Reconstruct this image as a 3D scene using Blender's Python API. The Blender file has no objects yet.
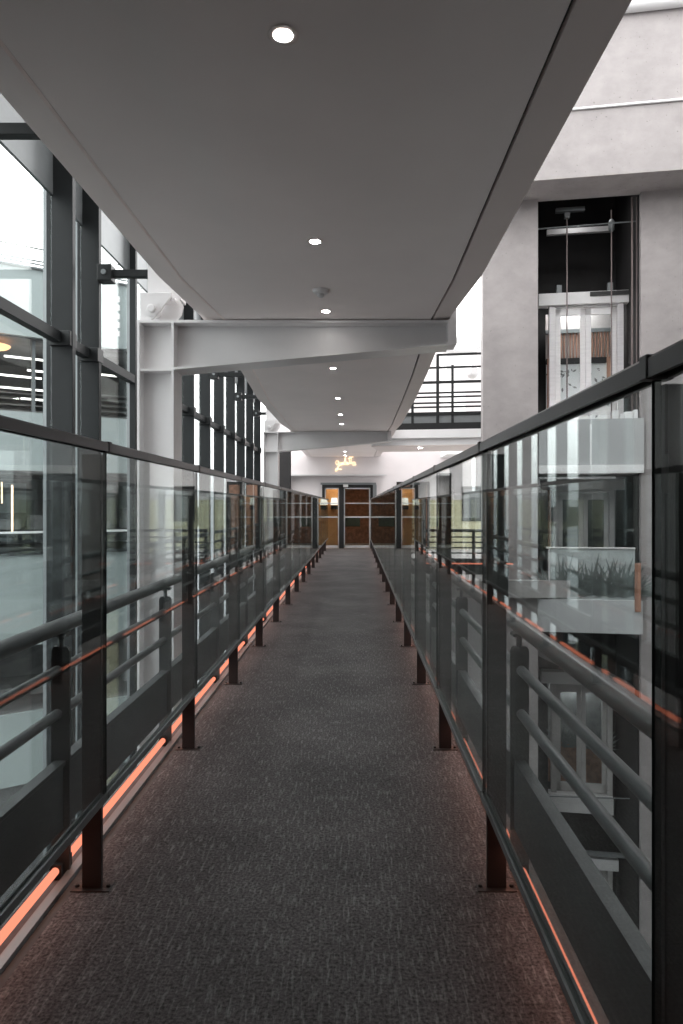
import bpy, bmesh, math, random
from mathutils import Vector, Matrix
random.seed(4)
S = bpy.context.scene
COL = S.collection
EYE = 1.4
F = 683.0
PI = math.pi

# ------------------------------------------------------------------ materials
def newmat(name):
    m = bpy.data.materials.new(name); m.use_nodes = True
    nt = m.node_tree; nt.nodes.clear()
    out = nt.nodes.new('ShaderNodeOutputMaterial')
    return m, nt, out

def noise_col(nt, c1, c2, scale=6.0, detail=4.0, stretch=(1,1,1), lo=0.35, hi=0.65, rough=0.6):
    tc = nt.nodes.new('ShaderNodeTexCoord'); mp = nt.nodes.new('ShaderNodeMapping')
    mp.inputs['Scale'].default_value = stretch
    nz = nt.nodes.new('ShaderNodeTexNoise')
    nz.inputs['Scale'].default_value = scale; nz.inputs['Detail'].default_value = detail
    nz.inputs['Roughness'].default_value = rough
    rp = nt.nodes.new('ShaderNodeValToRGB')
    rp.color_ramp.elements[0].position = lo; rp.color_ramp.elements[1].position = hi
    rp.color_ramp.elements[0].color = (*c1, 1); rp.color_ramp.elements[1].color = (*c2, 1)
    nt.links.new(tc.outputs['Object'], mp.inputs['Vector'])
    nt.links.new(mp.outputs['Vector'], nz.inputs['Vector'])
    nt.links.new(nz.outputs['Fac'], rp.inputs['Fac'])
    return rp, nz

def paint(name, c, rough=0.5, metal=0.0, var=0.08, scale=5.0, bump=0.0, spec=0.5, stretch=(1,1,1)):
    m, nt, out = newmat(name)
    b = nt.nodes.new('ShaderNodeBsdfPrincipled')
    c1 = tuple(x*(1-var) for x in c); c2 = tuple(min(1, x*(1+var)) for x in c)
    rp, nz = noise_col(nt, c1, c2, scale, stretch=stretch)
    nt.links.new(rp.outputs['Color'], b.inputs['Base Color'])
    b.inputs['Roughness'].default_value = rough; b.inputs['Metallic'].default_value = metal
    b.inputs['Specular IOR Level'].default_value = spec
    if bump:
        bp = nt.nodes.new('ShaderNodeBump'); bp.inputs['Strength'].default_value = bump
        bp.inputs['Distance'].default_value = 0.01
        nt.links.new(nz.outputs['Fac'], bp.inputs['Height']); nt.links.new(bp.outputs['Normal'], b.inputs['Normal'])
    nt.links.new(b.outputs['BSDF'], out.inputs['Surface'])
    return m

def emit(name, c, s):
    m, nt, out = newmat(name)
    e = nt.nodes.new('ShaderNodeEmission'); e.inputs['Color'].default_value = (*c, 1)
    e.inputs['Strength'].default_value = s
    nt.links.new(e.outputs['Emission'], out.inputs['Surface'])
    return m

def glass(name, tint, f0=0.04, rough=0.0, haze=0.0, hazecol=(0.6,0.65,0.65)):
    """thin architectural glass: straight-through tinted transmission + Schlick mirror reflection"""
    m, nt, out = newmat(name)
    N = nt.nodes.new; L = nt.links.new
    geo = N('ShaderNodeNewGeometry')
    dot = N('ShaderNodeVectorMath'); dot.operation = 'DOT_PRODUCT'
    L(geo.outputs['Incoming'], dot.inputs[0]); L(geo.outputs['Normal'], dot.inputs[1])
    ab = N('ShaderNodeMath'); ab.operation = 'ABSOLUTE'; L(dot.outputs['Value'], ab.inputs[0])
    om = N('ShaderNodeMath'); om.operation = 'SUBTRACT'; om.inputs[0].default_value = 1; L(ab.outputs[0], om.inputs[1])
    pw = N('ShaderNodeMath'); pw.operation = 'POWER'; L(om.outputs[0], pw.inputs[0]); pw.inputs[1].default_value = 5
    ml = N('ShaderNodeMath'); ml.operation = 'MULTIPLY_ADD'; L(pw.outputs[0], ml.inputs[0])
    ml.inputs[1].default_value = 0.64; ml.inputs[2].default_value = f0
    tr = N('ShaderNodeBsdfTransparent'); tr.inputs['Color'].default_value = (*tint, 1)
    gl = N('ShaderNodeBsdfGlossy'); gl.inputs['Roughness'].default_value = rough
    gl.inputs['Color'].default_value = (0.95, 1, 0.98, 1)
    mx = N('ShaderNodeMixShader'); L(ml.outputs[0], mx.inputs['Fac']); 
    if haze > 0:
        df = N('ShaderNodeBsdfDiffuse'); df.inputs['Color'].default_value = (*hazecol, 1)
        m2 = N('ShaderNodeMixShader'); m2.inputs['Fac'].default_value = haze
        L(tr.outputs[0], m2.inputs[1]); L(df.outputs[0], m2.inputs[2]); L(m2.outputs[0], mx.inputs[1])
    else:
        L(tr.outputs[0], mx.inputs[1])
    L(gl.outputs[0], mx.inputs[2]); L(mx.outputs[0], out.inputs['Surface'])
    return m

def carpet_mat():
    m, nt, out = newmat('carpet_tile')
    N = nt.nodes.new; L = nt.links.new
    b = N('ShaderNodeBsdfPrincipled')
    base, nb = noise_col(nt, (0.040,0.035,0.035), (0.165,0.149,0.149), 90, 3, lo=0.34, hi=0.66)
    patch, _ = noise_col(nt, (0.78,)*3, (1.15,)*3, 1.6, 2)
    sa, _ = noise_col(nt, (0,0,0), (1,1,1), 26, 4, stretch=(3.4,0.5,1), lo=0.52, hi=0.70)
    sb, _ = noise_col(nt, (0,0,0), (1,1,1), 24, 4, stretch=(0.6,3.4,1), lo=0.55, hi=0.74)
    mu = N('ShaderNodeMixRGB'); mu.blend_type = 'MULTIPLY'; mu.inputs['Fac'].default_value = 1
    L(base.outputs[0], mu.inputs[1]); L(patch.outputs[0], mu.inputs[2])
    a1 = N('ShaderNodeMixRGB'); a1.blend_type = 'ADD'; a1.inputs['Fac'].default_value = 0.12
    L(mu.outputs[0], a1.inputs[1]); L(sa.outputs[0], a1.inputs[2])
    a2 = N('ShaderNodeMixRGB'); a2.blend_type = 'ADD'; a2.inputs['Fac'].default_value = 0.045
    L(a1.outputs[0], a2.inputs[1]); L(sb.outputs[0], a2.inputs[2])
    L(a2.outputs[0], b.inputs['Base Color']); b.inputs['Roughness'].default_value = 0.85
    b.inputs['Specular IOR Level'].default_value = 0.25
    bp = N('ShaderNodeBump'); bp.inputs['Strength'].default_value = 0.7; bp.inputs['Distance'].default_value = 0.004
    L(nb.outputs['Fac'], bp.inputs['Height']); L(bp.outputs['Normal'], b.inputs['Normal'])
    L(b.outputs[0], out.inputs['Surface'])
    return m

def concrete_mat(name, c):
    m, nt, out = newmat(name)
    N = nt.nodes.new; L = nt.links.new
    b = N('ShaderNodeBsdfPrincipled')
    base, nb = noise_col(nt, tuple(x*0.86 for x in c), tuple(min(1,x*1.1) for x in c), 1.3, 7, stretch=(1,1,1.3), lo=0.3, hi=0.7, rough=0.65)
    st, _ = noise_col(nt, (0.94,)*3, (1.03,)*3, 2.6, 6, stretch=(1,1,1.2), lo=0.40, hi=0.6)
    vo = N('ShaderNodeTexNoise'); vo.inputs['Scale'].default_value = 22; vo.inputs['Detail'].default_value = 2
    tc = N('ShaderNodeTexCoord'); L(tc.outputs['Object'], vo.inputs['Vector'])
    pr = N('ShaderNodeValToRGB'); pr.color_ramp.elements[0].position = 0.26; pr.color_ramp.elements[1].position = 0.31
    pr.color_ramp.elements[0].color = (0.6,0.6,0.6,1); pr.color_ramp.elements[1].color = (1,1,1,1)
    L(vo.outputs['Fac'], pr.inputs['Fac'])
    m1 = N('ShaderNodeMixRGB'); m1.blend_type='MULTIPLY'; m1.inputs['Fac'].default_value=1
    m2 = N('ShaderNodeMixRGB'); m2.blend_type='MULTIPLY'; m2.inputs['Fac'].default_value=1
    L(base.outputs[0], m1.inputs[1]); L(st.outputs[0], m1.inputs[2])
    L(m1.outputs[0], m2.inputs[1]); L(pr.outputs[0], m2.inputs[2])
    L(m2.outputs[0], b.inputs['Base Color']); b.inputs['Roughness'].default_value = 0.8
    L(b.outputs[0], out.inputs['Surface'])
    return m

M = dict(
    carpet = carpet_mat(),
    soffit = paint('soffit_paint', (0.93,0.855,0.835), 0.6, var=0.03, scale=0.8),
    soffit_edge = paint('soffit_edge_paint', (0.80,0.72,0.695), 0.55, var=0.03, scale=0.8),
    groove = paint('shadow_gap_paint', (0.08,0.075,0.075), 0.6),
    lip = paint('gap_lip', (0.97,0.82,0.78), 0.5),  # light catching the groove lip, painted as a paler pink strip
    white_steel = paint('white_painted_steel', (0.74,0.725,0.725), 0.35, var=0.03, scale=2),
    dark_steel = paint('charcoal_steel', (0.014,0.0155,0.016), 0.42, 0.0, var=0.12, scale=3, spec=0.3),
    post_steel = paint('brown_black_steel', (0.026,0.023,0.023), 0.42, 0.0, var=0.15, scale=6),
    rail_steel = paint('grey_painted_rail', (0.15,0.155,0.158), 0.35, 0.3, var=0.1, scale=8),
    plinth = paint('grey_plinth_metal', (0.080,0.085,0.087), 0.42, 0.2, var=0.18, scale=2.5),
    channel = paint('glazing_channel', (0.032,0.029,0.030), 0.35, 0.3, var=0.1),
    chrome = paint('brushed_steel', (0.72,0.71,0.71), 0.35, 0.25, var=0.06, scale=3, stretch=(1,1,8)),
    silver = paint('silver_frame', (0.66,0.65,0.65), 0.4, 0.3, var=0.05, scale=3),
    mullion = paint('mullion_anthracite', (0.013,0.015,0.016), 0.5, 0.0, var=0.1, scale=2, spec=0.25),
    alu = paint('grey_aluminium', (0.20,0.215,0.22), 0.4, 0.4, var=0.05),
    glass = glass('balustrade_glass', (0.90,0.922,0.922), 0.045),
    edge = paint('green_glass_edge', (0.010,0.020,0.018), 0.3),
    win = glass('window_glass', (0.93,0.955,0.955), 0.03),
    frit = glass('etched_glass', (0.82,0.86,0.85), 0.05, haze=0.5, hazecol=(0.75,0.8,0.8)),
    frost = paint('frosted_spandrel', (0.50,0.51,0.515), 0.35, var=0.04, scale=0.6),
    leaf = paint('etched_leaf', (0.15,0.17,0.165), 0.6),
    concrete = concrete_mat('fair_faced_concrete', (0.33,0.306,0.303)),
    concrete2 = concrete_mat('grey_concrete', (0.40,0.385,0.38)),
    kerb = paint('kerb_concrete', (0.09,0.09,0.09), 0.8, var=0.15, scale=14),
    shaft = paint('shaft_black', (0.013,0.012,0.0125), 0.8, var=0.2, scale=2),
    shaft2 = paint('shaft_grey', (0.17,0.172,0.17), 0.7, var=0.15, scale=1.2),
    white = paint('white_wall_paint', (0.70,0.655,0.655), 0.7, var=0.03, scale=1),
    white2 = paint('white_skylit_metal', (0.86,0.86,0.86), 0.5, var=0.03, scale=1),  # even near-white tone shared by truss, bridge, trims and blocks
    yellow = paint('pale_yellow_wall', (0.62,0.60,0.40), 0.75, var=0.05, scale=1.5),
    pale = paint('pale_glazed_panel', (0.35,0.395,0.392), 0.3, var=0.04, scale=0.5),
    darkroom = paint('dark_interior', (0.14,0.14,0.14), 0.8, var=0.4, scale=1.5),
    shelf = paint('shelf_grey', (0.24,0.245,0.245), 0.7, var=0.3, scale=3),
    wood = paint('orange_wood', (0.36,0.19,0.13), 0.5, var=0.25, scale=3, stretch=(6,6,0.6)),
    amber = paint('amber_wall', (0.50,0.28,0.12), 0.6, var=0.15, scale=1.5),
    brown = paint('brown_brick', (0.30,0.16,0.11), 0.8, var=0.3, scale=8),
    green = paint('dark_green_board', (0.035,0.055,0.048), 0.6),
    slat_back = paint('slat_back_grey', (0.50,0.46,0.45), 0.7),
    ground = paint('ground_floor_stone', (0.20,0.20,0.20), 0.5, var=0.2, scale=0.6),
    black = paint('black_plastic', (0.02,0.02,0.02), 0.5),
    rope = paint('steel_rope', (0.16,0.13,0.125), 0.5, 0.3),
    led = emit('led_orange', (1.0,0.28,0.17), 0.46),
    neon = emit('neon_amber', (1.0,0.66,0.36), 1.3),
    lamp = emit('downlight_lens', (1.0,0.97,0.93), 30.0),
    strip = emit('office_strip', (1.0,0.97,0.92), 1.6),
    warm = emit('warm_pendant', (1.0,0.45,0.22), 1.0),
    shade = emit('lamp_shade_glow', (1.0,0.9,0.8), 0.55),
    bar = emit('amber_bar', (1.0,0.66,0.42), 1.6),
)

# ------------------------------------------------------------------ mesh tools
class MB:
    def __init__(s): s.bm = bmesh.new(); s.mi = 0
    def face(s, vs):
        try:
            f = s.bm.faces.new(vs); f.material_index = s.mi
        except ValueError: pass
    def hexa(s, p):
        v = [s.bm.verts.new(q) for q in p]
        for i in ((0,3,2,1),(4,5,6,7),(0,1,5,4),(1,2,6,5),(2,3,7,6),(3,0,4,7)):
            s.face([v[k] for k in i])
        return s
    def box(s, x0,x1,y0,y1,z0,z1):
        if x1<x0: x0,x1=x1,x0
        if y1<y0: y0,y1=y1,y0
        if z1<z0: z0,z1=z1,z0
        return s.hexa([(x0,y0,z0),(x1,y0,z0),(x1,y1,z0),(x0,y1,z0),(x0,y0,z1),(x1,y0,z1),(x1,y1,z1),(x0,y1,z1)])
    def prism_y(s, pts, y0, y1):      # polygon in xz (counter-clockwise seen from -y) extruded along y
        a=[s.bm.verts.new((x,y0,z)) for x,z in pts]; b=[s.bm.verts.new((x,y1,z)) for x,z in pts]
        s.face(a); s.face(b[::-1]); n=len(pts)
        for i in range(n): s.face([a[i], b[i], b[(i+1)%n], a[(i+1)%n]])
        return s
    def tube(s, pts, r, n=12, cap=True):
        pts=[Vector(p) for p in pts]; rings=[]
        for i,p in enumerate(pts):
            d=(pts[min(i+1,len(pts)-1)]-pts[max(i-1,0)]).normalized()
            up=Vector((0,0,1)) if abs(d.z)<0.9 else Vector((1,0,0))
            a=d.cross(up).normalized(); b=d.cross(a)
            rings.append([s.bm.verts.new(p+a*r*math.cos(2*PI*k/n)+b*r*math.sin(2*PI*k/n)) for k in range(n)])
        for r0,r1 in zip(rings,rings[1:]):
            for k in range(n): s.face([r0[k],r0[(k+1)%n],r1[(k+1)%n],r1[k]])
        if cap: s.face(rings[0][::-1]); s.face(rings[-1])
        return s
    def lathe(s, prof, c, n=28, axis='z'):
        rings=[]
        for r,h in prof:
            ring=[]
            for k in range(n):
                a=2*PI*k/n; u=r*math.cos(a); v=r*math.sin(a)
                p={'z':(c[0]+u,c[1]+v,c[2]+h),'y':(c[0]+u,c[1]+h,c[2]+v)}[axis]
                ring.append(s.bm.verts.new(p))
            rings.append(ring)
        for r0,r1 in zip(rings,rings[1:]):
            for k in range(n): s.face([r0[k],r0[(k+1)%n],r1[(k+1)%n],r1[k]])
        s.face(rings[0][::-1]); s.face(rings[-1])
        return s
    def build(s, name, mats, parent=None, bevel=0, smooth=False):
        bmesh.ops.recalc_face_normals(s.bm, faces=s.bm.faces)
        me=bpy.data.meshes.new(name); s.bm.to_mesh(me); s.bm.free()
        if not isinstance(mats,(list,tuple)): mats=[mats]
        for m in mats: me.materials.append(m)
        o=bpy.data.objects.new(name, me); COL.objects.link(o)
        if parent: o.parent=parent
        if smooth:
            for p in me.polygons: p.use_smooth = True
            try: me.set_sharp_from_angle(angle=0.6)
            except Exception: pass
        if bevel:
            b=o.modifiers.new('bevel','BEVEL'); b.width=bevel; b.segments=2; b.limit_method='ANGLE'
        return o

def tag(o, label=None, cat=None, group=None, kind=None):
    if label: o['label']=label
    if cat: o['category']=cat
    if group: o['group']=group
    if kind: o['kind']=kind
    return o
def thing(name, label, cat, loc=(0,0,0), rz=0, group=None):
    o=bpy.data.objects.new(name,None); COL.objects.link(o); o.location=loc; o.rotation_euler=(0,0,rz)
    o.empty_display_size=0.1
    return tag(o,label,cat,group)
def dup(o, loc, label, group=None, cat=None):
    r=o.copy(); COL.objects.link(r); r.location=loc; r['label']=label
    if group: r['group']=group
    if cat: r['category']=cat
    for ch in o.children:
        c=ch.copy(); COL.objects.link(c); c.parent=r
        for g in ch.children:
            d=g.copy(); COL.objects.link(d); d.parent=c
    return r
def struct(name, mb, mat, parent=None, **k):
    o=mb.build(name,mat,parent,**k); 
    if not parent: o['kind']='structure'
    return o
ORD=['nearest','second','third','fourth','fifth','sixth','seventh','eighth','ninth','tenth','eleventh','twelfth','thirteenth','fourteenth','fifteenth','sixteenth','seventeenth','eighteenth']

# ------------------------------------------------------------------ key dimensions
GL, GR = -0.922, 0.470       # glass screens
RL, RR = -1.134, 0.628       # outer railings
P0, DP = 1.068, 1.437          # first joint, pitch
NB = 15
YEND = P0 + DP*NB            # 22.57
YW = 22.6                    # end wall
CZ = 3.01                    # ceiling height

# ------------------------------------------------------------------ floor deck
struct('floor', MB().box(-1.03, 0.60, -1.38, YW, -0.30, 0.0), M['carpet'])
struct('trim_1', MB().box(-1.19,-1.03,-1.38,YW,-0.34,-0.012), M['kerb'])
struct('trim_5', MB().box(-1.105,-1.070,-1.38,YW,-0.012,0.006), M['alu'])
struct('trim_6', MB().box(0.600,0.606,-1.38,YW,-0.012,0.030), M['dark_steel'])
struct('trim_2', MB().box(0.60,0.70,-1.38,YW,-0.34,-0.012), M['kerb'])

# ------------------------------------------------------------------ glass screens
def glass_bay(x, y0, y1, side, label, group):
    s = -1 if side=='left' else 1
    t = thing('glass_panel', label, 'glass panel', (x, y0, 0), 0, group)
    L = y1-y0; g=0.006
    mb = MB(); mb.box(-0.005,0.005,g,L-g,0.345,1.61)
    o = mb.build('glass_pane', [M['glass'],M['edge']], t)
    for p in o.data.polygons:
        if abs(p.normal.x) < 0.5: p.material_index = 1
    mb = MB()   # U-shaped capping rail: web and two cheeks, slightly rounded
    mb.prism_y([(-0.020,1.598),(-0.012,1.598),(-0.012,1.616),(0.012,1.616),(0.012,1.598),(0.020,1.598),(0.020,1.627),(0.016,1.632),(-0.016,1.632),(-0.020,1.627)],0.004,L-0.004)
    mb.build('top_rail', M['channel'], t)
    mb = MB()
    mb.prism_y([(-0.012,0.324),(0.012,0.324),(0.014,0.328),(0.014,0.352),(0.007,0.352),(0.007,0.334),(-0.007,0.334),(-0.007,0.352),(-0.014,0.352),(-0.014,0.328)],0.004,L-0.004)
    mb.build('bottom_rail', M['rail_steel'], t)
    mb = MB(); mb.box(-0.0225,0.0225,L-0.014,L+0.014,1.596,1.6355)
    mb.build('joint_sleeve', M['post_steel'], t, bevel=0.003)
    return t
def screen_post(x, y, side, label, group):
    s = -1 if side=='left' else 1
    t = thing('screen_post', label, 'post', (x, y, 0), 0, group)
    MB().box(s*0.009, s*0.080, -0.010, 0.010, 0.005, 1.59).build('upright', M['post_steel'], t, bevel=0.002)
    mb=MB(); mb.box(s*-0.028, s*0.115, -0.032, 0.032, 0.0, 0.005)
    bp_=mb.build('base_plate', M['post_steel'], t, bevel=0.002)
    for k in (-0.014, 0.100):
        MB().lathe([(0.008,0.005),(0.008,0.010),(0.005,0.013)],(s*k,0.0,0),10).build('bolt', M['dark_steel'], bp_)
    for z in (0.45,1.45):
        MB().box(s*0.0055, s*0.009, -0.03,0.03,z-0.03,z+0.03).build('glass_clamp', M['post_steel'], t)
    return t
for side,x in (('left',GL),('right',GR)):
    grpP='%s glass screen panels'%side; grpU='uprights of the %s glass screen'%side
    first=None; fp=None
    for i in range(-1, NB):
        y0=P0+DP*i
        n=i+1 if side=='right' else i
        o = 'nearest, cropped' if n<=0 and i<=0 and not (side=='left' and i==-1) else ORD[max(n,0)]
        if i==-1: continue
        lab='%s clear glass panel from the camera on the %s side of the walkway'%(ORD[i], side)
        if first is None: first=glass_bay(x,y0,y0+DP,side,lab,grpP)
        else:
            q=dup(first,(x,y0,0),lab,grpP)
            if i==NB-1: q.scale.y=.82
    # bay crossing the camera plane, right side shows at the frame edge
    if side=='right':
        dup(first,(x,P0-DP,0),'glass panel cropped by the right picture edge, tinted almost black','right glass screen panels')
    for i in range(0, NB):
        y=P0+DP*i
        if side=='left' and i==0: continue
        k = i if side=='right' else i-1
        lab='%s dark flat upright from the camera behind the %s glass screen'%(ORD[k], side)
        if fp is None: fp=screen_post(x,y,side,lab,grpU)
        else: dup(fp,(x,y,0),lab,grpU)

# ------------------------------------------------------------------ outer railings
def rail_bay(x, y0, L, side, label, group):
    t=thing('railing_section', label, 'railing', (x,y0,0),0,group)
    s = -1 if side=='left' else 1
    MB().tube([(0,0,0.94),(0,L,0.94)],0.029,16).build('handrail', M['rail_steel'], t, smooth=True)
    for z,r in ((0.775,0.019),(0.61,0.019)):
        MB().tube([(0,0.03,z),(0,L-0.03,z)],r,12).build('rail_bar', M['rail_steel'], t, smooth=True)
    mb=MB(); mb.prism_y([(-0.022,0.165),(0.012,0.165),(0.012,0.40),(0.022,0.41),(0.022,0.425),(-0.022,0.425)],0.006,L-0.006)
    mb.build('kick_plate', M['plinth'], t)
    return t
def rail_post(x,y,side,label,group):
    t=thing('railing_post', label,'post',(x,y,0),0,group)
    mb=MB(); mb.prism_y([(-0.036,-0.16),(0.036,-0.16),(0.036,0.845),(0.026,0.862),(-0.026,0.862),(-0.036,0.845)],-0.008,0.008)
    mb.build('upright_plate', M['plinth'], t, bevel=0.002)
    MB().lathe([(0.011,0.855),(0.011,0.905)],(0,0,0),12).build('stem', M['rail_steel'], t)
    mb=MB(); mb.box(-0.03,0.03,-0.03,0.03,0.900,0.914)
    mb.build('saddle', M['rail_steel'], t, bevel=0.003)
    return t
OY=P0+0.12
for side,x in (('left',RL),('right',RR)):
    g1='%s outer railing sections'%side; g2='posts of the %s outer railing'%side; f1=f2=None
    for i in range(-1,NB):
        y=OY+DP*i
        if side=='left' and i==-1: continue
        k = i if side=='left' else i+1
        lab='%s grey tube railing section from the camera, outside the %s glass'%(ORD[k],side)
        L=DP
        if f1 is None: f1=rail_bay(x,y,L,side,lab,g1)
        else:
            q=dup(f1,(x,y,0),lab,g1)
            if i==NB-1: q.scale.y=.75
    for i in range(1 if side=='left' else 0,NB):
        k = i-1 if side=='left' else i
        y=OY+DP*i
        lab='%s grey plate post from the camera in the %s outer railing'%(ORD[k],side)
        if f2 is None: f2=rail_post(x,y,side,lab,g2)
        else: dup(f2,(x,y,0),lab,g2)
    # led strips under the railing
    f3=None
    for i in range(-1 if side=='right' else 0,NB):
        y=OY+DP*i
        k = i+1 if side=='right' else i
        lab='%s glowing orange light tube from the camera along the %s floor edge'%(ORD[k],side)
        if f3 is None:
            f3=thing('light_tube',lab,'light',(x,y,0),0,'light tubes along the %s floor edge'%side)
            MB().tube([(0,0.05,0.022),(0,DP-0.05,0.022)],0.015,12).build('glowing_tube',M['led'],f3,smooth=True)
            for yy in (0.03,DP-0.05):
                MB().box(-0.022,0.022,yy,yy+0.02,-0.012,0.045).build('end_cap',M['dark_steel'],f3)
        else:
            q=dup(f3,(x,y,0),lab)
            if i==NB-1: q.scale.y=.75

# ------------------------------------------------------------------ ceiling soffit
st_=[-1.38,4.87,5.88,6.9,8.4,10.4,12.5,13.7,14.70,15.7,17.2,19.2,YW]
gl_=[-1.225,-1.225,-1.13,-1.17,-1.22,-1.315,-1.315,-1.315,-1.24,-1.27,-1.32,-1.40,-1.42]
gr_=[.685,.685,.646,.655,.685,.70,.70,.70,.665,.665,.64,.60,.58]
ol_=[-1.415,-1.41,-1.34,-1.36,-1.40,-1.50,-1.50,-1.50,-1.43,-1.46,-1.52,-1.60,-1.62]
or_=[.895,.895,.82,.84,.88,.91,.91,.91,.86,.86,.84,.82,.80]
def strip(mb, A, B):      # quads between two polylines (lists of points)
    va=[mb.bm.verts.new(p) for p in A]; vb=[mb.bm.verts.new(p) for p in B]
    for i in range(len(A)-1): mb.face([va[i],va[i+1],vb[i+1],vb[i]])
def line(xs,z,off=0): return [(x+off,y,z) for x,y in zip(xs,st_)]
mb=MB(); strip(mb,line(gl_,CZ),line(gr_,CZ)); strip(mb,line(gl_,CZ),line(gl_,CZ+0.03)); strip(mb,line(gr_,CZ),line(gr_,CZ+0.03))
ceil=struct('ceiling',mb,M['soffit'])
mb=MB()
strip(mb,line(gr_,CZ+0.03,0),line(gr_,CZ+0.03,0.018))
mb.build('shadow_gap',M['groove'],ceil)
mb=MB(); strip(mb,line(gl_,CZ-.001,0),line(gl_,CZ-0.003,-0.016))
mb.build('gap_lip',M['lip'],ceil)
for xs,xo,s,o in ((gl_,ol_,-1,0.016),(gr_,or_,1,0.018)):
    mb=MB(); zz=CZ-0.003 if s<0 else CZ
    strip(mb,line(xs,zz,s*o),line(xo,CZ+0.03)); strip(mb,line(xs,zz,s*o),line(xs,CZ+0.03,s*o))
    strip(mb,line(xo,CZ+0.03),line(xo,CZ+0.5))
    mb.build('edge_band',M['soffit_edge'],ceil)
mb=MB(); strip(mb,line(ol_,CZ+0.5),line(or_,CZ+0.5)); mb.build('top_deck',M['concrete2'],ceil)

proto=None
LY=[2.33,4.15,5.64,7.97,10.2,12.0,13.4,16.2,18.3,20.2,21.7]
LX=[-.249,-.249,-.249,-.268,-.269,-.275,-.28,-.30,-.32,-.33,-.34]
for i,(x,y) in enumerate(zip(LX,LY)):
    lab='%s round recessed downlight from the camera in the soffit'%ORD[i]
    if proto is None:
        proto=thing('downlight',lab,'downlight',(x,y,CZ),0,'recessed downlights along the soffit')
        MB().lathe([(0.047,-0.001),(0.053,-0.005),(0.050,-0.006),(0.033,-0.004),(0.033,0.02),(0.047,0.02)],(0,0,0),32).build('trim_ring',M['soffit_edge'],proto,smooth=True)
        MB().lathe([(0.030,-0.0035),(0.0325,-0.005),(0.024,-0.0065),(0.004,-0.007)],(0,0,0),28).build('lens',M['lamp'],proto)
    else: dup(proto,(x,y,CZ),lab)
t=thing('smoke_detector','round white smoke detector fixed to the soffit between two downlights','smoke detector',(-0.262,5.09,CZ))
MB().lathe([(0.062,0.0),(0.062,-0.006),(0.055,-0.022),(0.040,-0.03)],(0,0,0),28).build('base',M['white_steel'],t,smooth=True)
MB().lathe([(0.040,-0.028),(0.026,-0.030),(0.026,-0.048),(0.014,-0.056),(0.004,-0.057)],(0,0,0),24).build('sensor_head',M['silver'],t,smooth=True)

# ------------------------------------------------------------------ white steel portal frames
def frame(loc,label):
    t=thing('steel_frame',label,'steel frame',loc,0,'white steel frames carrying the soffit')
    y0,y1=5.88,6.16; ym=6.02
    xl,xr=-1.885,-1.57; zt,zb=3.0,2.575
    mb=MB()
    mb.box(xl,xl+.02,y0,y1,-8,zt-.02); mb.box(xr-.02,xr,y0,y1,-8,zt-.02); mb.box(xl+.02,xr-.02,ym-.008,ym+.008,-8,zt-.02)
    mb.box(xl+.02,xr-.02,y0+.01,y1-.01,zb-.008,zb+.01)
    mb.build('column',M['white_steel'],t)
    mb=MB()
    mb.box(xl,0.79,y0,y1,zt-.02,zt+.002)
    ze=2.79
    mb.hexa([(xr,y0,zb),(0.79,y0,ze),(0.79,y1,ze),(xr,y1,zb),(xr,y0,zb+.02),(0.79,y0,ze+.02),(0.79,y1,ze+.02),(xr,y1,zb+.02)])
    mb.hexa([(xr,ym-.008,zb+.02),(0.79,ym-.008,ze+.02),(0.79,ym+.008,ze+.02),(xr,ym+.008,zb+.02),(xr,ym-.008,zt-.02),(0.79,ym-.008,zt-.02),(0.79,ym+.008,zt-.02),(xr,ym+.008,zt-.02)])
    mb.build('tapered_beam',M['white_steel'],t)
    MB().box(0.79,0.808,y0-.005,y1+.005,2.785,3.004).build('end_plate',M['white_steel'],t)
    MB().box(0.812,0.872,y0+.03,y1-.03,2.80,3.75).build('hanger',M['white_steel'],t,bevel=.004)
    mb=MB()
    mb.prism_y([(-1.872,3.003),(-1.79,3.003),(-1.72,3.05),(-1.665,3.14),(-1.60,3.22),(-1.60,3.25),(-1.872,3.25)],5.918,5.945)
    mb.build('bracket',M['white_steel'],t,bevel=.003)
    mb=MB(); mb.prism_y([(-1.84,3.003),(-1.58,3.003),(-1.60,3.04),(-1.55,3.10),(-1.535,3.17),(-1.57,3.23),(-1.64,3.30),(-1.84,3.30)],6.07,6.09)
    mb.build('rear_bracket',M['white_steel'],t,bevel=.003)
    MB().box(-1.70,-1.58,5.95,6.06,3.19,3.215).build('spacer',M['white_steel'],t)
    MB().lathe([(0.062,-0.008),(0.062,0.0),(0.04,0.0)],(-1.765,5.916,3.105),28,'y').build('washer',M['white_steel'],t)
    MB().lathe([(0.028,-0.035),(0.034,-0.03),(0.034,0.20),(0.02,0.2)],(-1.765,5.91,3.105),20,'y').build('pin',M['white_steel'],t)
    mb=MB(); mb.prism_y([(-1.86,3.24),(-1.56,3.24),(-1.50,4.6),(-1.86,4.6)],6.10,6.26); mb.build('upper_strut',M['white_steel'],t)
    return t
fr=frame((0,0,0),'nearer white steel frame, its tapered beam under the soffit between the second and fourth downlight')
dup(fr,(-0.11,8.82,0),'farther white steel frame, small, its beam just above the far doorway')

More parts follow.
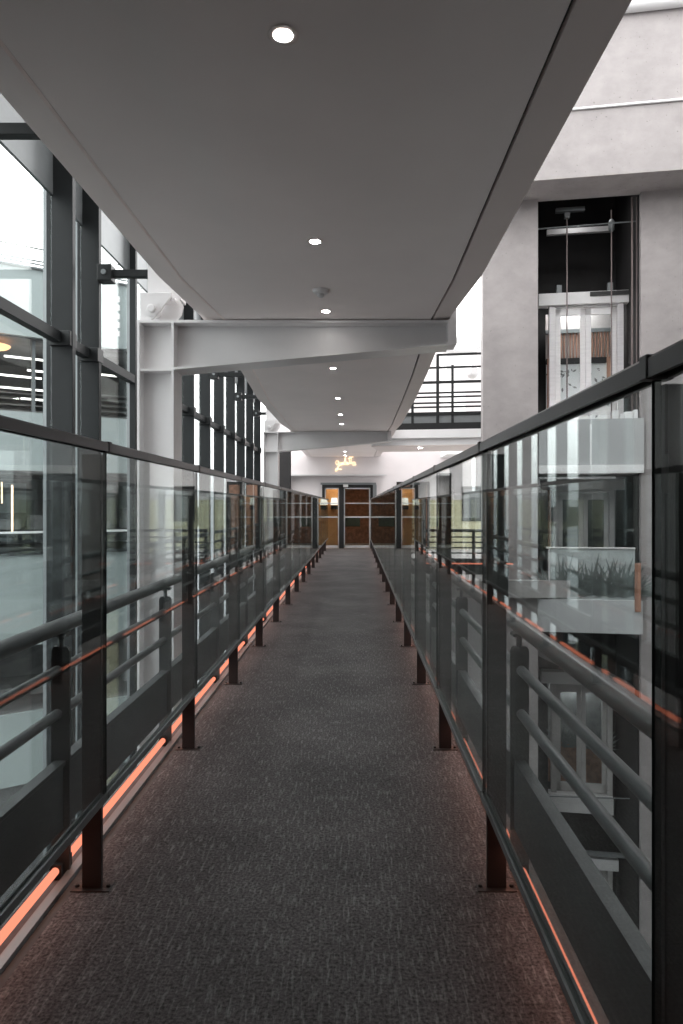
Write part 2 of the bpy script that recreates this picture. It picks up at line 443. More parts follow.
# ------------------------------------------------------------------ left curtain wall
CX=-2.6
fins=[(-0.2,.22),(2.0,.22),(4.10,.22),(6.02,.23),(6.66,.21),(7.98,.07),(9.3,.21),(10.57,.21),(11.75,.21),(12.95,.21),(14.15,.21),(15.4,.21),(16.7,.20),(18.0,.20)]
shown=[f for f in fins if f[0]>4]
k=0; fp=None
for (y,w) in fins:
    t_lab=None
    if y<5: lab='dark mullion of the glazed wall, left of the picture edge'
    else:
        lab='%s tall dark mullion from the camera in the left glazed wall'%ORD[k]; k+=1
    if y<4: continue
    t=thing('mullion',lab,'mullion',(CX,y,0),0,'mullions of the left glazed wall')
    if y>10: w-=.025
    MB().box(-w/2,w/2,-0.035,0.035,-8,7.2).build('fin',M['mullion'],t,bevel=.004)
    if y<10: MB().box(-w/2-0.03,-w/2+0.0,-0.03,0.03,-8,7.2).build('cover_strip',M['alu'],t)
    if w>.1:
        mb=MB(); mb.box(-.07,.11,-.075,.075,2.80,2.93)
        mb.build('cleat',M['dark_steel'],t,bevel=.004)
ys=[2.6]+[f[0] for f in shown]
g='transoms of the left glazed wall'
for i in range(len(ys)-1):
    y0,y1=ys[i],ys[i+1]
    o=MB().box(CX-.05,CX+.03,y0+(.036 if i else 0),y1-.036,2.83,2.92).build('transom',M['mullion'])
    tag(o,'%s horizontal dark transom from the camera, between left mullions'%ORD[i],'transom',g)
# glazing: each bay with clear pane and grey spandrel above
for i in range(len(ys)-1):
    y0,y1=ys[i],ys[i+1]
    o=struct('window_%d'%(i+1),MB().box(CX-.075,CX-.065,y0+.036,y1-.036,-8,4.13),M['win'])
    MB().box(CX-.085,CX-.055,y0+.036,y1-.036,4.13,7.2).build('spandrel',M['alu'],o)
g='struts between soffit and left glazed wall'
STY=[4.12,6.66,9.35,11.75,14.15,16.7]
names=['cropped at the upper left corner','beside the pinned bracket of the nearer frame','hidden mostly by the nearer frame','first seen through the nearer frame','second seen through the nearer frame','just above the farther frame']
for y,n in zip(STY,names):
    if y==9.35: continue
    t=thing('strut','dark horizontal strut %s'%n,'strut',(CX+.105,y,3.66),0,g)
    MB().box(0.12,1.36,-0.035,0.035,-0.036,0.036).build('bar',M['dark_steel'],t,bevel=.006)
    MB().box(-0.008,0.13,-0.07,0.07,-0.08,0.08).build('fixing_block',M['dark_steel'],t,bevel=.008)
    MB().lathe([(0.025,-0.012),(0.025,0.0),(0.01,0.0)],(0.06,-0.07,0.0),14,'y').build('bolt',M['alu'],t)

# ------------------------------------------------------------------ building beyond the glazed wall
bt=thing('office_building','pale glazed office building with open shelves seen outside the left window wall','building',(-6.41,12.3,0),math.atan2(.573,.82))
T0,T1=-12,2.95
def bb(name,mat,*boxes,par=bt,bev=0):
    mb=MB()
    for b in boxes: mb.box(*b)
    return mb.build(name,mat,par,bevel=bev)
for z0,z1 in ((4.52,5.76),(2.05+.0,3.13),(-1.17,0.50),(-3.7,-2.4)):
    bb('facade_panel',M['pale'],(T0,T1,0,.12,z0,z1))
bb('parapet_rail',M['alu'],(T0,T1,-.05,.1,5.78,5.81),(T0,T1,-.04,.0,5.86,5.88),(T0,T1,-.04,0,5.92,5.94))
bb('cable',M['dark_steel'],(T0,T1,0,.02,6.16,6.18))
bb('floor_slab',M['mullion'],(T0,T1,-.12,3,.72,.93),(T0,T1,-.05,3,.5,.56)); bb('slab_trim',M['white2'],(T0,T1,-.14,-.12,.90,.94))
bb('floor_slab',M['darkroom'],(T0,T1,.12,3,4.5,4.6),(T0,T1,.12,3,3.05,3.13),(T0,T1,.12,3,1.98,2.06),(T0,T1,.12,3,-1.2,-1.1),(T0,T1,.12,3,-2.45,-2.38))
bb('interior_wall',M['darkroom'],(T0,T1,3,3.2,-8,5.7)); bb('side_wall',M['pale'],(T1,T1+.1,0,3.2,-8,5.7))
bb('lower_wall',M['darkroom'],(T0,T1,.3,.4,-8,-3.7))
mb=MB()
for k in range(6):
    z=3.25+k*.12; mb.box(T0,T1,1.9,2.3,z,z+.03)
mb.build('shelf',M['shelf'],bt)
mb=MB()
for k in range(18):
    u=T0+.6+k*.92; mb.box(u,u+.06,.2,.3,3.13,4.5); mb.box(u+.3,u+.35,.2,.3,.93,2.0); mb.box(u+.3,u+.36,.2,.3,-2.4,-1.17)
mb.build('window_frame',M['alu'],bt)
mb=MB()
for k in range(26):
    u=T0+.3+k*.62; h=.1+random.random()*.5; mb.box(u,u+.25+.3*random.random(),1.2,1.6,.93,.93+h)
    mb.box(u,u+.3,1.2,1.6,-2.4,-2.4+random.random()*.7)
mb.build('furniture',M['shelf'],bt)
bb('lit_back_window',M['pale'],(-1.2,-.2,2.9,2.99,1.25,1.9),(.2,.9,2.9,2.99,1.25,1.9),(1.6,2.2,2.9,2.99,1.25,1.9))
lp=None
for k,(u,v,z,L) in enumerate(((.15,.6,4.22,.75),(.6,.9,4.05,.9),(-.1,.6,3.86,.9),(-.3,1.2,3.72,1.3),(.5,1.0,3.5,.6),(1.9,.8,4.1,.6))):
    o=MB().box(u,u+L,v,v+.05,z,z+.03).build('ceiling_light',M['strip'],bt)
mb=MB(); mb.lathe([(.32,0),(.36,.04),(.2,.08)],(-.1,.6,4.36),28); mb.build('warm_lamp',M['warm'],bt)
bb('vertical_light',M['bar'],(.17,.20,-.10,-.07,.72,1.78)); 
bb('vertical_light',M['bar'],(-.02,.0,.6,.62,1.45,1.85),(.1,.12,.6,.62,1.45,1.85))
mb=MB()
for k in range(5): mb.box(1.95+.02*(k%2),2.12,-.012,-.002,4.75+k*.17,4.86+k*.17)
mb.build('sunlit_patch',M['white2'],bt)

# ------------------------------------------------------------------ end wall, doorway and sign
DX0,DX1,DZ=-1.12,0.56,2.10
mb=MB()
mb.box(-2.9,DX0,YW,YW+.2,-8,6.6); mb.box(DX1,0.92,YW,YW+.2,-8,6.6); mb.box(DX0,DX1,YW,YW+.2,DZ,6.6)
struct('wall_back',mb,M['white'])
mb=MB(); mb.box(-2.12,.92,YW-.30,YW,2.42,3.35); struct('trim_3',mb,M['white'])
mb=MB(); mb.box(-2.12,1.0,YW-.36,YW-.30,2.39,2.435); struct('trim_4',mb,M['silver'])
MBx=MB(); MBx.box(-2.55,-2.15,YW-.25,YW-.05,-1,3.3)
o=MBx.build('dark_panel',M['shaft']); tag(o,'tall narrow black panel left of the far white wall','panel')
t=thing('double_door','dark framed glazed double door at the far end of the walkway','door',(0,YW,0))
mb=MB(); yy0,yy1=-.06,.05
mb.box(DX0,DX1,yy0,yy1,2.0,2.10); mb.box(DX0,DX0+.09,yy0,yy1,0,2.0); mb.box(DX1-.09,DX1,yy0,yy1,0,2.0); mb.box(-.56,-.40,yy0,yy1,0,2.0)
mb.build('frame',M['shaft'],t)
mb=MB(); mb.box(DX0-.05,DX1+.10,-.09,-.06,2.10,2.17); mb.box(DX1,DX1+.12,-.09,-.06,0,2.10); mb.build('surround',M['alu'],t)
MB().box(-.42,-.26,-.16,-.06,2.02,2.11).build('sensor',M['silver'],t,bevel=.005)
for (a,b) in ((DX0+.09,-.56),(-.40,DX1-.09)):
    mb=MB(); mb.box(a,a+.035,-.03,.02,.02,2.0); mb.box(b-.035,b,-.03,.02,.02,2.0); mb.box(a,b,-.03,.02,.02,.10); mb.box(a,b,-.03,.02,1.96,2.0)
    lf=mb.build('door_leaf',M['silver'],t)
    MB().box(a+.035,b-.035,-.008,.0,.1,1.96).build('glass_pane',M['win'],lf)
    mb=MB(); mb.box(a+.035,b-.035,-.014,-.008,1.475,1.505); mb.box(a+.035,b-.035,-.014,-.008,1.015,1.055); mb.build('glazing_band',M['silver'],lf)
# room behind the door
mb=MB(); mb.box(-1.6,1.0,YW+3.0,YW+3.1,-.1,2.8); mb.box(-1.6,-1.5,YW+.2,YW+3.1,-.1,2.8); mb.box(.9,1.0,YW+.2,YW+3.1,-.1,2.8)
struct('wall_room',mb,M['brown'])
mb=MB(); mb.box(-1.6,1.0,YW+.2,YW+3.1,2.6,2.7); mb.box(-1.6,1.0,YW+.0,YW+3.1,-.1,0.0); struct('floor_room',mb,M['concrete2'])
o=MB().box(-1.45,-.52,YW+.9,YW+1.0,0.0,2.5).build('partition',M['amber']); tag(o,'amber lit partition behind the left door leaf','partition')
t=thing('wall_lamp','small white shaded lamp with black base behind the left door leaf','lamp',(-.74,YW+.88,1.3))
MB().lathe([(.11,.14),(.13,.14),(.10,.38),(.08,.38)],(0,-.12,0),20).build('lamp_shade',M['shade'],t,smooth=True)
MB().box(-.12,.12,-.2,0,-.02,.12).build('base',M['black'],t,bevel=.01)
o=MB().box(-.42,.14,YW+1.3,YW+1.38,.68,1.02).build('board',M['green']); tag(o,'dark green board behind the right door leaf','board')
ld=bpy.data.lights.new('room_light','AREA'); ld.energy=11; ld.color=(1,.72,.45); ld.size=1.0
lo=bpy.data.objects.new('room_light',ld); COL.objects.link(lo); lo.location=(-.5,YW+.55,2.5)

# neon script sign, one bent tube per letter
t=thing('neon_sign','glowing warm white handwritten neon sign above the far doorway','sign',(-.665,YW-.34,2.72))
glyph={
 'g':[[(.16,.30),(.06,.34),(0,.22),(.06,.12),(.15,.20),(.16,.32),(.14,.05),(.08,-.22),(.0,-.26),(.0,-.18),(.12,-.06),(.24,.12)]],
 'a':[[(.15,.30),(.06,.33),(0,.2),(.05,.1),(.14,.2),(.15,.31),(.15,.14),(.22,.14)]],
 'm':[[(0,.3),(.02,.12),(.05,.28),(.08,.3),(.09,.14),(.13,.29),(.16,.29),(.17,.14),(.23,.16)]],
 'b':[[(0,.2),(.06,.45),(.05,.6),(.01,.5),(.01,.15),(.06,.12),(.1,.2),(.07,.28),(.17,.24)]],
 'e':[[(0,.2),(.1,.26),(.06,.34),(0,.24),(.04,.13),(.16,.18)]],
 't':[[(.05,.66),(.02,.2),(.06,.12),(.12,.2)],[(-.06,.44),(.16,.52)]],
}
word=[('g',0,0,1.15),('a',.20,.0,.8),('m',.34,.0,.9),('b',.53,.02,1.0),('e',.66,.02,.8),('t',.78,.06,1.05),('t',.88,.08,1.1),('a',1.00,-.02,1.0)]
for ch,ox,oz,sc in word:
    mb=MB()
    for stroke in glyph[ch]:
        pts=[Vector((ox+a*sc*.9,0,oz+b*sc)) for a,b in stroke]
        sm=[]
        for i in range(len(pts)-1):
            p0=pts[max(i-1,0)];p1=pts[i];p2=pts[i+1];p3=pts[min(i+2,len(pts)-1)]
            for q in range(4):
                u=q/4; sm.append(0.5*((2*p1)+(-p0+p2)*u+(2*p0-5*p1+4*p2-p3)*u*u+(-p0+3*p1-3*p2+p3)*u**3))
        sm.append(pts[-1])
        mb.tube([(p.x*.56,0,p.z*.50-.04) for p in sm],.005,8)
    mb.build('letter',M['neon'],t,smooth=True)
mb=MB(); mb.tube([(-.01,.0,-.115),(.20,.0,-.12)],.008,8); mb.build('underline',M['neon'],t)
mb=MB()
for x in (.05,.3,.55): mb.tube([(x,0.0,.06),(x,.04,.06)],.006,8)
mb.build('standoff',M['silver'],t)

# ------------------------------------------------------------------ right side landing at walkway level, beyond
mb=MB(); mb.box(.92,6,YW,YW+.2,-8,1.6); o=struct('wall_right_far',mb,M['yellow'])
mb=MB(); mb.box(.92,6,YW,YW+.2,1.6,6.6); o=struct('wall_upper_far',mb,M['white'])
struct('floor_landing',MB().box(.72,4.2,13.0,YW,-.35,-.02),M['concrete2'])
t=thing('wall_window','dark square window in the pale wall right of the doorway','window',(0,YW,0))
x0,x1=3.50,4.18
MB().box(x0,x1,-.03,-.01,.9,2.05).build('frame',M['dark_steel'],t); MB().box(x0+.08,x1-.1,-.05,-.03,1.0,1.95).build('pane',M['alu'],t)
for n,(a,b) in enumerate(((1.42,1.78),(2.0,2.35))):  # added panels imitating the far door's reflection in the right glass
    t=thing('wall_door',['reddish brown door in the pale wall, nearer to the far doorway','dark brown door in the pale wall, farther right from the far doorway'][n],'door',(0,YW,0))
    MB().box(a-.08,b+.08,-.04,0,0,2.2).build('frame',M['shaft'],t); MB().box(a,b,-.06,-.04,.05,2.1).build('leaf',[M['wood'],M['brown']][n],t)
t=thing('landing_railing','dark railing with horizontal bars crossing the landing behind the right glass','railing',(.95,12.85,0),math.radians(-4))
MB().tube([(0,0,.94),(1.9,0,.94)],.028,12).build('handrail',M['dark_steel'],t,smooth=True)
for z in (.82,.72,.62,.52): MB().tube([(0,0,z),(1.9,0,z)],.014,8).build('rail_bar',M['dark_steel'],t)
MB().box(0,1.9,-.01,.01,.12,.42).build('kick_plate',M['dark_steel'],t)
for x in (0.03,.62,1.25,1.86): MB().box(x-.03,x+.03,-.012,.012,-.3,.92).build('post',M['dark_steel'],t)
o=MB().tube([(.95,12.78,.33),(2.9,12.62,.33)],.012,8).build('light_tube',M['led']); tag(o,'orange light tube under the landing railing behind the right glass','light')

# upper bridge landing
ub=thing('upper_bridge','white edged bridge slab crossing high behind the soffit, right','bridge',(1.95,16.3,0),math.radians(-9))
MB().box(-1.6,3.4,0,1.7,2.86,3.20).build('slab',M['white2'],ub)
MB().box(-1.6,3.4,-.10,-.0,3.02,3.22).build('edge_flange',M['white2'],ub)
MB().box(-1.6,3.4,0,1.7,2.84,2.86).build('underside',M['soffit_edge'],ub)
MB().lathe([(.05,-.01),(.05,0),(.02,0)],(-.45,.5,2.84),20).build('downlight',M['lamp'],ub)
t=thing('bridge_railing','black steel railing with tall end posts on the upper bridge','railing',(1.95,16.3,0),math.radians(-9))
for x,h,r in ((0,5.02,.035),(1.07,5.02,.035)): MB().box(x-r,x+r,-r,r,3.23,h).build('tall_post',M['dark_steel'],t)
MB().box(.32,.38,-.03,.03,3.23,4.75).build('post',M['dark_steel'],t)
MB().box(0,1.07,-.03,.03,4.98,5.03).build('top_bar',M['dark_steel'],t)
for z,r in ((4.70,.022),(4.35,.030),(4.10,.02),(4.0,.02),(3.86,.02),(3.76,.02)): MB().box(-1.5,2.4,-r,r,z-r,z+r).build('rail_bar',M['dark_steel'],t)
MB().box(-1.5,2.4,-.03,.03,3.56,3.64).build('rail_bar',M['dark_steel'],t)
MB().box(-1.5,2.4,-.04,.04,3.23,3.38).build('kick_plate',M['dark_steel'],t)
MB().box(-1.5,2.4,.0,.01,3.38,3.56).build('infill_panel',M['alu'],t)
for x in (-1.2,-.6): MB().box(x-.03,x+.03,-.03,.03,3.23,4.35).build('post',M['dark_steel'],t)

# white roof truss and box over the far wall
t=thing('roof_truss','white tubular roof truss beyond the upper bridge against the bright sky','truss',(0,0,0))
def P(px,py,Y): return ((px-356)/F*Y, Y, EYE-(py-506)/F*Y)
for a,b,r in (((452,338),(476,341),.16),((474,346),(500,320),.16),((470,341),(500,324),.10),((466,350),(478,338),.14),((476,338),(486,352),.12),((440,347),(476,349),.16)):
    MB().tube([P(*a,20.5),P(*b,20.5)],r,14).build('truss_tube',M['white2'],t,smooth=True)
MB().box(*sorted((P(455,0,21)[0],P(483,0,21)[0])),20.9,21.0,P(0,343,21)[2],P(0,335,21)[2]).build('gutter',M['alu'],t)
o=MB().box(P(447,0,21)[0],P(466,0,21)[0],21,YW-.005,3,P(0,349,21)[2]).build('plant_box',M['white2']); tag(o,'plain white box volume behind the upper bridge railing','box')
t=thing('spotlight','small round grey spotlight hanging behind the bridge railing','spotlight',P(473,372,18.8))
MB().lathe([(.10,-.2),(.17,-.1),(.18,.12),(.15,.14)],(0,0,0),20,'y').build('housing',M['silver'],t,smooth=True)
MB().box(-.02,.02,-.02,.02,.15,.5).build('bracket',M['silver'],t)

# ------------------------------------------------------------------ lift tower on the right (frame rotated)
A=math.atan2(-.1626,.9867); OX,OYY=2.473,13.3
def UU(px,d=0):
    k=(px-356)/F
    return (k*OYY-OX+d*(.9867*k-.1626))/(.9867+.1626*k)
def ZZ(px,py,d=0):
    u=UU(px,d); Y=OYY-.1626*u+.9867*d
    return EYE+(506-py)*Y/F
def lift(name,label,cat,group=None): return thing(name,label,cat,(OX,OYY,0),A,group)
def rbox(mb,px0,px1,py0,py1,d0,d1):   # rectangle measured at its front face d0
    m=(px0+px1)/2
    return mb.box(UU(px0,d0),UU(px1,d0),d0,d1,ZZ(m,py1,d0),ZZ(m,py0,d0))
def rs(name,mat,boxes,parent=None):
    mb=MB()
    for b in boxes: mb.box(*b)
    o=mb.build(name,mat,parent)
    if not parent: o.location=(OX,OYY,0); o.rotation_euler=(0,0,A); o['kind']='structure'
    return o
zb=7.30; uR=UU(641)
rs('wall_pier_left',M['concrete'],[(0,UU(538),0,2.2,-8,zb)])
rs('wall_pier_right',M['concrete'],[(uR,6.0,0,2.2,-8,zb)])
rs('wall_header',M['concrete'],[(-1.0,6.0,-.78,.12,zb,10.15)])
rs('wall_shaft',M['shaft'],[(UU(538),uR,2.1,2.2,3.3,9.6),(UU(538),uR,.12,2.2,9.6,9.7)])
rs('wall_shaft_lower',M['shaft2'],[(UU(538),uR,2.1,2.2,-.6,3.3)])
rs('wall_shaft_pit',M['shaft'],[(UU(538),uR,2.1,2.2,-8,-.6)])
for nm,x in (('wall_shaft_left',UU(538)),('wall_shaft_right',uR)):
    rs(nm,M['shaft'],[(x-.0,x+.02 if nm.endswith('left') else x-.02,.13,2.1,-8,9.6)])
# trims on the header
t=lift('wall_pipe','thin white horizontal pipe across the concrete header','pipe')
MB().tube([(-1,-.80,8.52),(6,-.80,8.52)],.022,10).build('pipe',M['white2'],t); 
t=lift('roof_beam','white rounded metal beam along the top of the concrete header','beam')
MB().tube([(-1,-.85,10.25),(6,-.85,10.25)],.13,16).build('tube',M['white2'],t,smooth=True)
MB().box(-1,6,-.80,-.6,10.3,10.75).build('gutter',M['alu'],t)

def leaves(mb, cx, cz, R, n, y, a0=0.05, a1=PI-.05, w=.05):
    for k in range(n):
        a=a0+(a1-a0)*(k+random.random()*.7)/n; r=R*(.65+.35*random.random())
        d=Vector((math.cos(a),0,math.sin(a))); nn=Vector((-d.z,0,d.x))*w*(.6+.5*random.random())
        c=Vector((cx,y,cz)); v=[mb.bm.verts.new(p) for p in (c+d*r*.08, c+d*r*.5+nn, c+d*r, c+d*r*.5-nn)]
        mb.face(v)

def lift_door(px0,px1,py0,py1,d,label,mat,group='glazed lift doors in the tower',glassmat='win'):
    t=lift('lift_door',label,'lift door',group)
    a,b=UU(px0,d),UU(px1,d); m=(px0+px1)/2; z1=ZZ(m,py0,d); z0=ZZ(m,py1,d); w=b-a
    mb=MB(); j=.08*w
    mb.box(a,a+j,d-.06,d+.1,z0,z1); mb.box(b-j,b,d-.06,d+.1,z0,z1); mb.box(a,b,d-.03,d+.1,z1-.05,z1)
    mb.build('frame',mat,t)
    mid=(a+b)/2
    for (p,q) in ((a+j+.01,mid-.004),(mid+.004,b-j-.01)):
        s=.095*w
        mb=MB(); mb.box(p,p+s*.75,d,d+.05,z0+.02,z1-.06); mb.box(q-s*.75,q,d,d+.05,z0+.02,z1-.06); mb.box(p,q,d,d+.05,z1-.2,z1-.06); mb.box(p,q,d,d+.05,z0+.02,z0+.2)
        lf=mb.build('door_leaf',mat,t)
        MB().box(p+s*.75,q-s*.75,d+.02,d+.03,z0+.2,z1-.2).build('glass_pane',M[glassmat],lf)
    return t,a,b,z0,z1
# upper landing door
d=1.0
t,a,b,z0,z1=lift_door(549,623,305,416,d,'silver framed lift door in the black shaft opening, uppermost',M['chrome'])
mb=MB(); mb.box(UU(538.5,d-.1),UU(634,d-.1),d-.12,d+.1,z1-.01,z1+.24); mb.build('header_box',M['silver'],t,bevel=.008)
MB().box(UU(590,d-.12),UU(631,d-.12),d-.15,d-.12,z1+.14,z1+.22).build('rail_slot',M['black'],t)
mb=MB()
for u in (UU(559,d),UU(610,d)): mb.box(u-.05,u+.05,d-.05,d+.05,z1+.24,z1+.42)
mb.build('support_lug',M['alu'],t)
yb=d+.55
t=lift('slatted_screen','wooden slatted screen above a white leaf-cut panel, seen through the uppermost lift door','screen')
mb=MB(); n=22
for k in range(n):
    u=a+.06+(b-a-.12)*k/(n-1); mb.box(u-.016,u+.016,yb,yb+.04,z0+1.30,z0+1.84)
mb.build('slat',M['wood'],t)
MB().box(a,b,yb+.05,yb+.07,z0+1.28,z1).build('backing',M['slat_back'],t)
MB().box(a,b,yb-.02,yb+.05,z0+1.84,z0+1.92).build('top_rail',M['alu'],t)
MB().box(a,b,yb-.04,yb+.05,z0+1.18,z0+1.30).build('bottom_rail',M['shaft'],t)
o=MB().box(a+.02,a+.09,yb-.06,yb-.04,z0+.2,z0+1.3)
o.build('side_post',M['wood'],t); MB().box(b-.22,b-.12,yb-.06,yb-.04,z0+.5,z0+1.3).build('side_post',M['wood'],t)
MB().box(a+.20,a+.235,yb-.03,yb-.02,z0+1.36,z0+1.78).build('light_strip',M['strip'],t)
MB().box(a,b,yb-.01,yb+.0,z0-.0,z0+1.18).build('leaf_panel',M['white2'],t)
mb=MB()
for k in range(90):
    u=a+random.random()*(b-a); zc=z0+.05+random.random()*1.05; an=random.random()*PI
    dd=Vector((math.cos(an),0,math.sin(an)))*(.025+.04*random.random()); nn=Vector((-dd.z,0,dd.x))*.45; c=Vector((u,yb-.02,zc))
    vv=[mb.bm.verts.new(p) for p in (c-dd,c+nn,c+dd,c-nn)]; mb.face(vv)
mb.build('cut_out',M['shelf'],t)
# ropes, guide rail, bars in the upper opening
g='steel ropes hanging in the lift shaft'
for px,lab in ((567,'thin steel rope hanging in the shaft, left one'),(611.5,'thin steel rope with pulley hook hanging in the shaft, right one')):
    t=lift('lift_rope',lab,'rope',g)
    u=UU(px,.5); MB().tube([(u,.5,2.9),(u,.5,7.2)],.014,8).build('rope',M['rope'],t)
    if px>600: MB().lathe([(.03,-.12),(.06,-.08),(.06,.06),(.03,.12)],(u,.5,6.9),12).build('pulley',M['alu'],t)
    else: MB().box(u-.05,u+.05,.45,.55,7.1,7.2).build('anchor',M['alu'],t)
t=lift('guide_rail','dark vertical guide rail at the right side of the shaft opening','rail')
u=UU(638,.2); MB().box(u-.025,u+.025,.2,.25,2.9,zb).build('rail',M['rope'],t); MB().box(u-.12,u-.09,.2,.23,2.9,zb).build('cable',M['rope'],t)
t=lift('shaft_crossbar','thin grey bar crossing the top of the shaft opening','bar')
MB().tube([(UU(538,.3),.3,ZZ(538,229,.3)),(UU(640,.3),.3,ZZ(640,221,.3))],.015,8).build('bar',M['alu'],t)
t=lift('shaft_light_bar','pale horizontal bracket near the top of the black shaft','bracket')
rbox(MB(),547,612,227.5,232.5,1.2,1.3).build('bar',M['chrome'],t); MB().box(UU(556,1.2),UU(585,1.2),1.2,1.3,ZZ(570,211,1.2),ZZ(570,207,1.2)).build('plate',M['alu'],t)
# upper spandrel and slab
t=lift('spandrel','pale frosted spandrel panel below the uppermost lift door','panel')
dz=-.06
rbox(MB(),539,644,419,465,dz,dz+.055).build('panel',M['frost'],t)
rbox(MB(),539,644,465,473,dz-.03,dz+.055).build('slab_edge',M['white2'],t)
MB().box(UU(539)+.03,uR-.03,.06,1.2,ZZ(590,474),ZZ(590,465)).build('slab',M['concrete2'],t)
rbox(MB(),590,591.6,424,465,dz-.012,dz).build('joint_strip',M['white2'],t)
g='white blocks on the spandrel ledge'
for px0,px1,h,lb in ((613,619,8,'small white block on the spandrel ledge, tallest left one'),(620.5,624,5,'small white block on the spandrel ledge, middle one'),(625,633,7,'small white block on the spandrel ledge, wide one'),(634,638,9,'small white block on the spandrel ledge, next to the pier')):
    t=lift('ledge_block',lb,'block',g); rbox(MB(),px0,px1,418.5-h,418.6,-.04,.1).build('block',M['white2'],t,bevel=.01)
# middle level
t,a,b,z0,z1=lift_door(553,614,490,606,1.0,'grey glazed lift door at the walkway level behind etched glass',M['silver'])
MB().box(UU(541,.9),UU(625,.9),.9,1.1,z1,z1+.22).build('header_box',M['silver'],t)
o=MB().box(UU(548,.9),UU(551,.9),.85,.95,z0,z1).build('side_post',M['wood'],t)
t=lift('etched_balustrade','balustrade of etched glass with agave leaves on the middle landing','balustrade')
rbox(MB(),548,635,549,600,-.02,.0).build('glass_pane',M['frit'],t)
mb=MB(); zq=ZZ(590,600,-.03)
for px,R in ((551,.8),(562,1.0),(577,.85),(590,1.0),(604,.9),(618,1.05),(631,.9)):
    leaves(mb,UU(px),zq+.03,R*.92,17,-.035,a0=.2,a1=PI-.2,w=.034)
mb.build('etched_leaves',M['leaf'],t)
MB().tube([(UU(546),-.02,ZZ(590,548)),(UU(635),-.02,ZZ(590,548))],.018,10).build('handrail',M['chrome'],t)
MB().tube([(UU(546),-.02,ZZ(590,600)),(UU(635),-.02,ZZ(590,600))],.012,10).build('bottom_rail',M['chrome'],t)
MB().box(UU(549)-.015,UU(549)+.015,-.04,.0,ZZ(590,600),ZZ(590,548)).build('post',M['chrome'],t)
t=lift('landing_slab','pale grey slab face of the middle lift landing behind the right glass','slab')
rbox(MB(),538,643,600,633,-.08,-.002).build('slab',M['frost'],t)
MB().box(UU(635,-.1),UU(641,-.1),-.1,-.08,ZZ(640,612,-.1),ZZ(640,563,-.1)).build('wood_strip',M['wood'],t)
for nm,loc,e in (('shaft_light',(UU(590),.5,7.6),2),('car_light',(UU(585),1.33,5.74),8),('landing_light',(UU(590),.5,2.52),40),('lower_car_light',(UU(585),1.3,-2.1),4)):  # added fill lamps that brighten the dark shaft and lift doors
    l_=bpy.data.lights.new(nm,'AREA'); l_.energy=e; l_.size=.35
    q=bpy.data.objects.new(nm,l_); COL.objects.link(q)
    q.location=Matrix.Translation((OX,OYY,0))@Matrix.Rotation(A,4,'Z')@Vector(loc)
# lower levels
t,a,b,z0,z1=lift_door(551,612,683,793,1.0,'brown tinted lift door one level below the walkway',M['concrete2'])
MB().box(a-.2,b-.05,.85,1.1,z1,z1+.24).build('header_box',M['silver'],t)
MB().box(a-.05,b,.85,1.1,z0-.35,z0).build('sill_panel',M['silver'],t)
MB().box(a,b,1.5,1.55,z0,z0+.85).build('back_panel',M['brown'],t); MB().box(a,b,1.5,1.55,z0+.85,z1).build('back_panel',M['shelf'],t)
mb=MB(); 
for px in (560,580,600): leaves(mb,UU(px,1.4),z0+.75,.55,15,1.45,w=.03)
mb.build('leaf_pattern',M['leaf'],t)
MB().tube([(UU(538,.8),.8,ZZ(538,796,.8)),(UU(640,.8),.8,ZZ(640,799,.8))],.014,8).build('cross_bar',M['alu'],t)
t,a,b,z0,z1=lift_door(551,612,865,975,1.0,'lowest lift door with amber interior, partly behind the kick plate',M['concrete2'])
MB().box(a-.1,b+.1,.85,1.1,z1,z1+.22).build('header_box',M['silver'],t)
MB().box(a,b,1.5,1.55,z0,z1).build('back_panel',M['amber'],t)
MB().box(a-.2,b+.3,.8,.9,z1+.3,z1+.36).build('track',M['alu'],t)
mb=MB(); mb.hexa([(UU(538)+.04,.3,-1.55),(uR-.04,.3,-2.4),(uR-.04,.75,-2.4),(UU(538)+.04,.75,-1.55),(UU(538)+.04,.3,-1.25),(uR-.04,.3,-2.1),(uR-.04,.75,-2.1),(UU(538)+.04,.75,-1.25)])
# raking stair under the landing
o=mb.build('stair_flight',M['shaft2']); o.location=(OX,OYY,0); o.rotation_euler=(0,0,A); tag(o,'dark raking underside of a stair below the middle landing','stair')

# lower level left of the tower: pale hall wall seen between the bars
struct('wall_lower_hall',MB().box(.9,3.6,15.5,15.7,-8,-.36),M['white'])
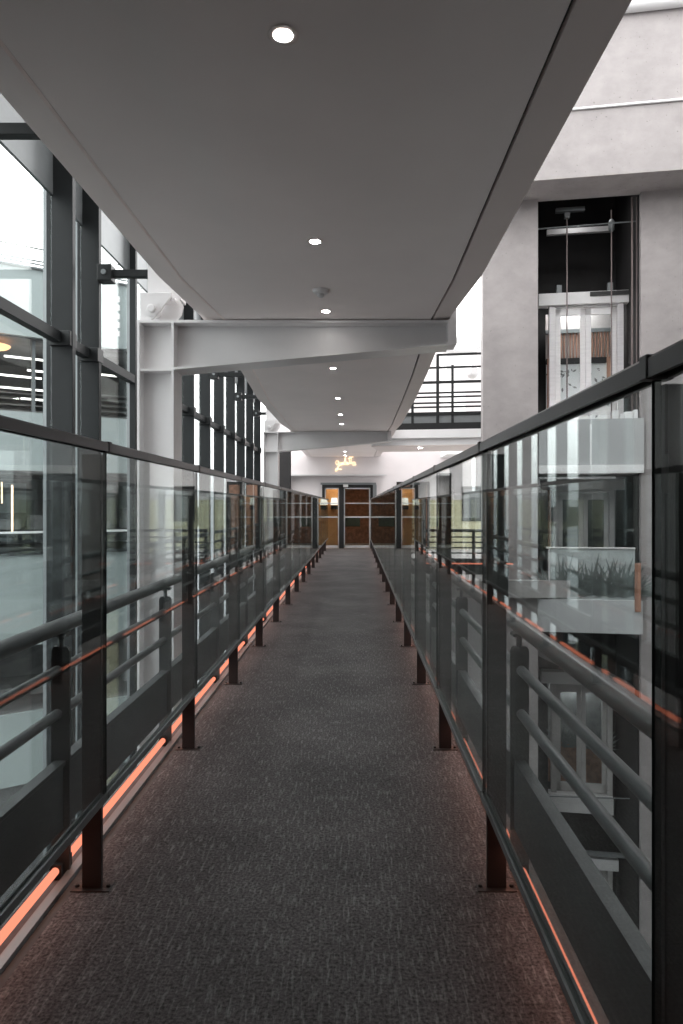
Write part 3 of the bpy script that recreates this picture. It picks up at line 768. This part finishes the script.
# ------------------------------------------------------------------ ground and shell
struct('floor_ground',MB().box(-30,14,-6,34,-8.2,-8.0),M['ground'])
struct('wall_front',MB().box(-2.7,8,-1.6,-1.4,-8,10),M['darkroom'])  # unseen wall added behind the camera to darken the near soffit
struct('wall_left',MB().box(-2.75,-2.5,-1.4,2.55,-8,8),M['darkroom'])  # unseen, added to block window light beside the camera
struct('wall_right_near',MB().box(2.6,2.8,-1.4,3.2,-8,8),M['darkroom'])  # unseen, added to keep the near right side dim
struct('ceiling_roof',MB().box(.95,8,-1.4,6.0,11.0,11.2),M['concrete2'])  # unseen slab added to hold back sky light over the foreground
struct('wall_right',MB().box(8.0,8.2,-1.4,13,-8,8),M['concrete2'])

# ------------------------------------------------------------------ light
w=bpy.data.worlds.new('overcast'); S.world=w; w.use_nodes=True
nt=w.node_tree; nt.nodes.clear()
out=nt.nodes.new('ShaderNodeOutputWorld'); bg=nt.nodes.new('ShaderNodeBackground')
tc=nt.nodes.new('ShaderNodeTexCoord'); sp=nt.nodes.new('ShaderNodeSeparateXYZ'); rp=nt.nodes.new('ShaderNodeValToRGB')
rp.color_ramp.elements[0].position=0.0; rp.color_ramp.elements[0].color=(.30,.30,.31,1)
rp.color_ramp.elements[1].position=0.12; rp.color_ramp.elements[1].color=(1.0,1.0,1.0,1)
nt.links.new(tc.outputs['Generated'],sp.inputs[0]); nt.links.new(sp.outputs['Z'],rp.inputs['Fac'])
nt.links.new(rp.outputs[0],bg.inputs['Color']); bg.inputs['Strength'].default_value=1.65
nt.links.new(bg.outputs[0],out.inputs['Surface'])

for nm,x,a in (('left_kick_light',RL+.04,.55),('right_kick_light',RR-.04,-.55)):  # added hidden strips that boost the tubes' orange glow on the carpet
    l_=bpy.data.lights.new(nm,'AREA'); l_.shape='RECTANGLE'; l_.size=.012; l_.size_y=23; l_.energy=3.3; l_.color=(1,.40,.26)
    q=bpy.data.objects.new(nm,l_); COL.objects.link(q); q.location=(x,10.9,.158); q.rotation_euler=(0,-a*.0,0)
# ------------------------------------------------------------------ camera
cd=bpy.data.cameras.new('camera'); cam=bpy.data.objects.new('camera',cd); COL.objects.link(cam)
cam.location=(0,0,EYE); cam.rotation_euler=(PI/2,0,0)
cd.sensor_width=36; cd.lens=24.01; cd.sensor_fit='AUTO'
cd.shift_x=-14.5/1024; cd.shift_y=-6/1024
cd.clip_start=.05; cd.clip_end=200
S.camera=cam
S.view_settings.view_transform='Standard'
S.view_settings.look='None'
S.view_settings.exposure=1.5
S.cycles.max_bounces=10; S.cycles.transparent_max_bounces=40; S.cycles.diffuse_bounces=4; S.cycles.glossy_bounces=5
S.cycles.caustics_reflective=False; S.cycles.caustics_refractive=False
